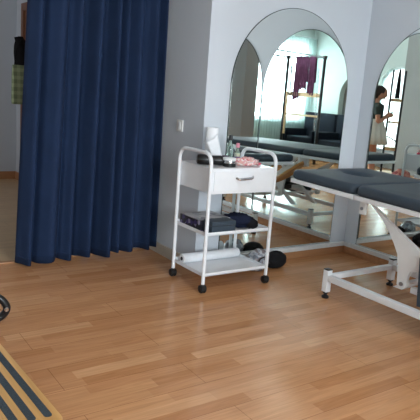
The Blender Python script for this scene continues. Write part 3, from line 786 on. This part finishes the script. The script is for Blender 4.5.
for s_ in (1, -1):
    b.ellip((.045, s_*.072, 1.425), (.016, .009, .026))
    b.tube([(-.01, s_*.13, 1.235), (-.01, s_*.165, 1.20), (.00, s_*.185, 1.08), (.01, s_*.18, .98)], [.045, .045, .036, .031], 12)
    b.tube([(.01, s_*.18, .98), (.075, s_*.14, 1.01), (.150, s_*.075, 1.055), (.175, s_*.055, 1.07)], [.032, .030, .021, .020], 12)
    b.ellip((.205, s_*.048, 1.085), (.036, .014, .032))
    for f in range(4):
        z = 1.115-.017*f; l = (.062, .070, .066, .052)[f]
        b.tube([(.215, s_*.048, z-.004), (.215+l*.45, s_*.052, z+.004), (.215+l*.7, s_*.036, z+.006), (.215+l*.72, s_*.022, z+.006)], [.0078, .0072, .0066, .0058], 8)
    b.tube([(.192, s_*.045, 1.105), (.215, s_*.030, 1.130), (.235, s_*.014, 1.142)], [.010, .009, .007], 8)
body = b.build('body', 'skin', PP)
rm = body.modifiers.new('remesh', 'REMESH'); rm.mode = 'VOXEL'; rm.voxel_size = .0058; rm.use_smooth_shade = True
sm = body.modifiers.new('smooth', 'SMOOTH'); sm.factor = .5; sm.iterations = 2
h = MB(); h.ellip((.030, 0, 1.462), (.100, .082, .100), 24, 14, Matrix.Rotation(.35, 3, 'Y')); h.ellip((-.075, 0, 1.475), (.042, .040, .040)); h.ellip((-.02, 0, 1.40), (.055, .068, .06))
ho = h.build('hair', 'hair', PP); rr_ = ho.modifiers.new('r', 'REMESH'); rr_.mode = 'VOXEL'; rr_.voxel_size = .007
for s_ in (1, -1): MB().ellip((.128, s_*.028, 1.420), (.010, .013, .005), 12, 8).build('eye', 'hair', PP)
t_ = MB()
t_.tube([(0, 0, .93), (.005, 0, 1.0), (.0, 0, 1.12), (-.005, 0, 1.235), (-.01, 0, 1.285)], [.125, .112, .124, .128, .066], 24)
for s_ in (1, -1): t_.tube([(-.01, s_*.11, 1.235), (-.01, s_*.165, 1.20), (.00, s_*.188, 1.09)], [.055, .054, .047], 14)
to = t_.build('top', 'top', PP); rr_ = to.modifiers.new('r', 'REMESH'); rr_.mode = 'VOXEL'; rr_.voxel_size = .008
sk = MB(); loops = []
for z, r, amp in ((1.02, .130, 0), (1.0, .136, .002), (.90, .168, .006), (.75, .198, .012), (.61, .225, .018)):
    loops.append([((r+amp*math.sin(14*2*PI*j/112))*math.cos(2*PI*j/112), (r*.98+amp*math.sin(14*2*PI*j/112))*math.sin(2*PI*j/112), z) for j in range(112)])
sk.loft(loops, False, False); so = sk.build('skirt', 'skirtcloth', PP); so.modifiers.new('t', 'SOLIDIFY').thickness = .003
for s_, fx in ((1, .09), (-1, -.10)):
    f = MB(); f.tube([(fx-.07, s_*.09, .034), (fx-.04, s_*.09, .036), (fx, s_*.092, .044), (fx+.08, s_*.098, .036), (fx+.165, s_*.10, .026), (fx+.185, s_*.10, .022)], [.018, .033, .043, .036, .026, .012], 14)
    for v_ in f.b.verts:
        if v_.co.z < .001: v_.co.z = .001
    f.build('shoe', 'whitepl', PP)
PH = thing('mobile_phone', "dark mobile phone held in both of the person's hands", 'phone', tuple(PP.location), PP.rotation_euler.z)
PH.scale = PP.scale
s = MB(); s.prism([(.220, -.036, 1.09), (.220, .036, 1.09), (.255, .036, 1.155), (.255, -.036, 1.155)], (.007, 0, -.004)); s.build('phone_body', 'black', PH)

# ------------------------------------------------------------------ light
def area(name, loc, rot, sx, sy, power, color=(1, 1, 1)):
    l = bpy.data.lights.new(name, 'AREA'); l.shape = 'RECTANGLE'; l.size = sx; l.size_y = sy; l.energy = power; l.color = color
    o = bpy.data.objects.new(name, l); o.location = loc; o.rotation_euler = rot; COL.objects.link(o); return o
area('window_daylight', (-1.45, YW-.24, 1.62), (PI/2, 0, 0), 2.3, 2.3, 250, (.90, .955, 1))
area('added_window_light', ((VX0+VX1)/2, YW-.30, (WZ0+WZ1)/2), (PI/2, 0, 0), 1.5, 1.8, 190, (.87, .94, 1))  # shines through the added, unseen window to brighten the front wall
area('arch_daylight', (XL-.34, -1.10, 1.12), (0, -PI/2, 0), 1.8, .95, 30, (.95, .97, 1))
area('far_room_fill', (-.55, 5.6, 1.5), (0, -PI/2, 0), 1.4, 1.6, 6, (.97, .98, 1))  # added fill for the far room, no window is built there
area('ceiling_fill', (1.6, .9, H-.02), (0, 0, 0), 1.2, .6, 5, (1, .97, .92))  # added weak overhead fill, the room has no lamp here
wd = bpy.data.worlds.new('World'); scn.world = wd; wd.use_nodes = True
wd.node_tree.nodes['Background'].inputs[0].default_value = (.8, .9, 1, 1); wd.node_tree.nodes['Background'].inputs[1].default_value = .6

# ------------------------------------------------------------------ camera
cd = bpy.data.cameras.new('Camera'); cam = bpy.data.objects.new('Camera', cd); COL.objects.link(cam); scn.camera = cam
cd.sensor_width = 36; cd.lens = 579.4/420*36; cd.clip_start = .05
r = Vector((0.82537114, -0.56001916, 0.07170092)); u = Vector((0.05323177, 0.20361968, 0.97760186)); b3 = Vector((-0.56207549, -0.80306757, 0.19787262))
m4 = Matrix((r, u, b3)).transposed().to_4x4(); m4.translation = (0, 0, 1.17); cam.matrix_world = m4

scn.view_settings.view_transform = 'Standard'; scn.view_settings.look = 'None'; scn.view_settings.gamma = 1
scn.view_settings.use_curve_mapping = False; scn.view_settings.exposure = 1.08
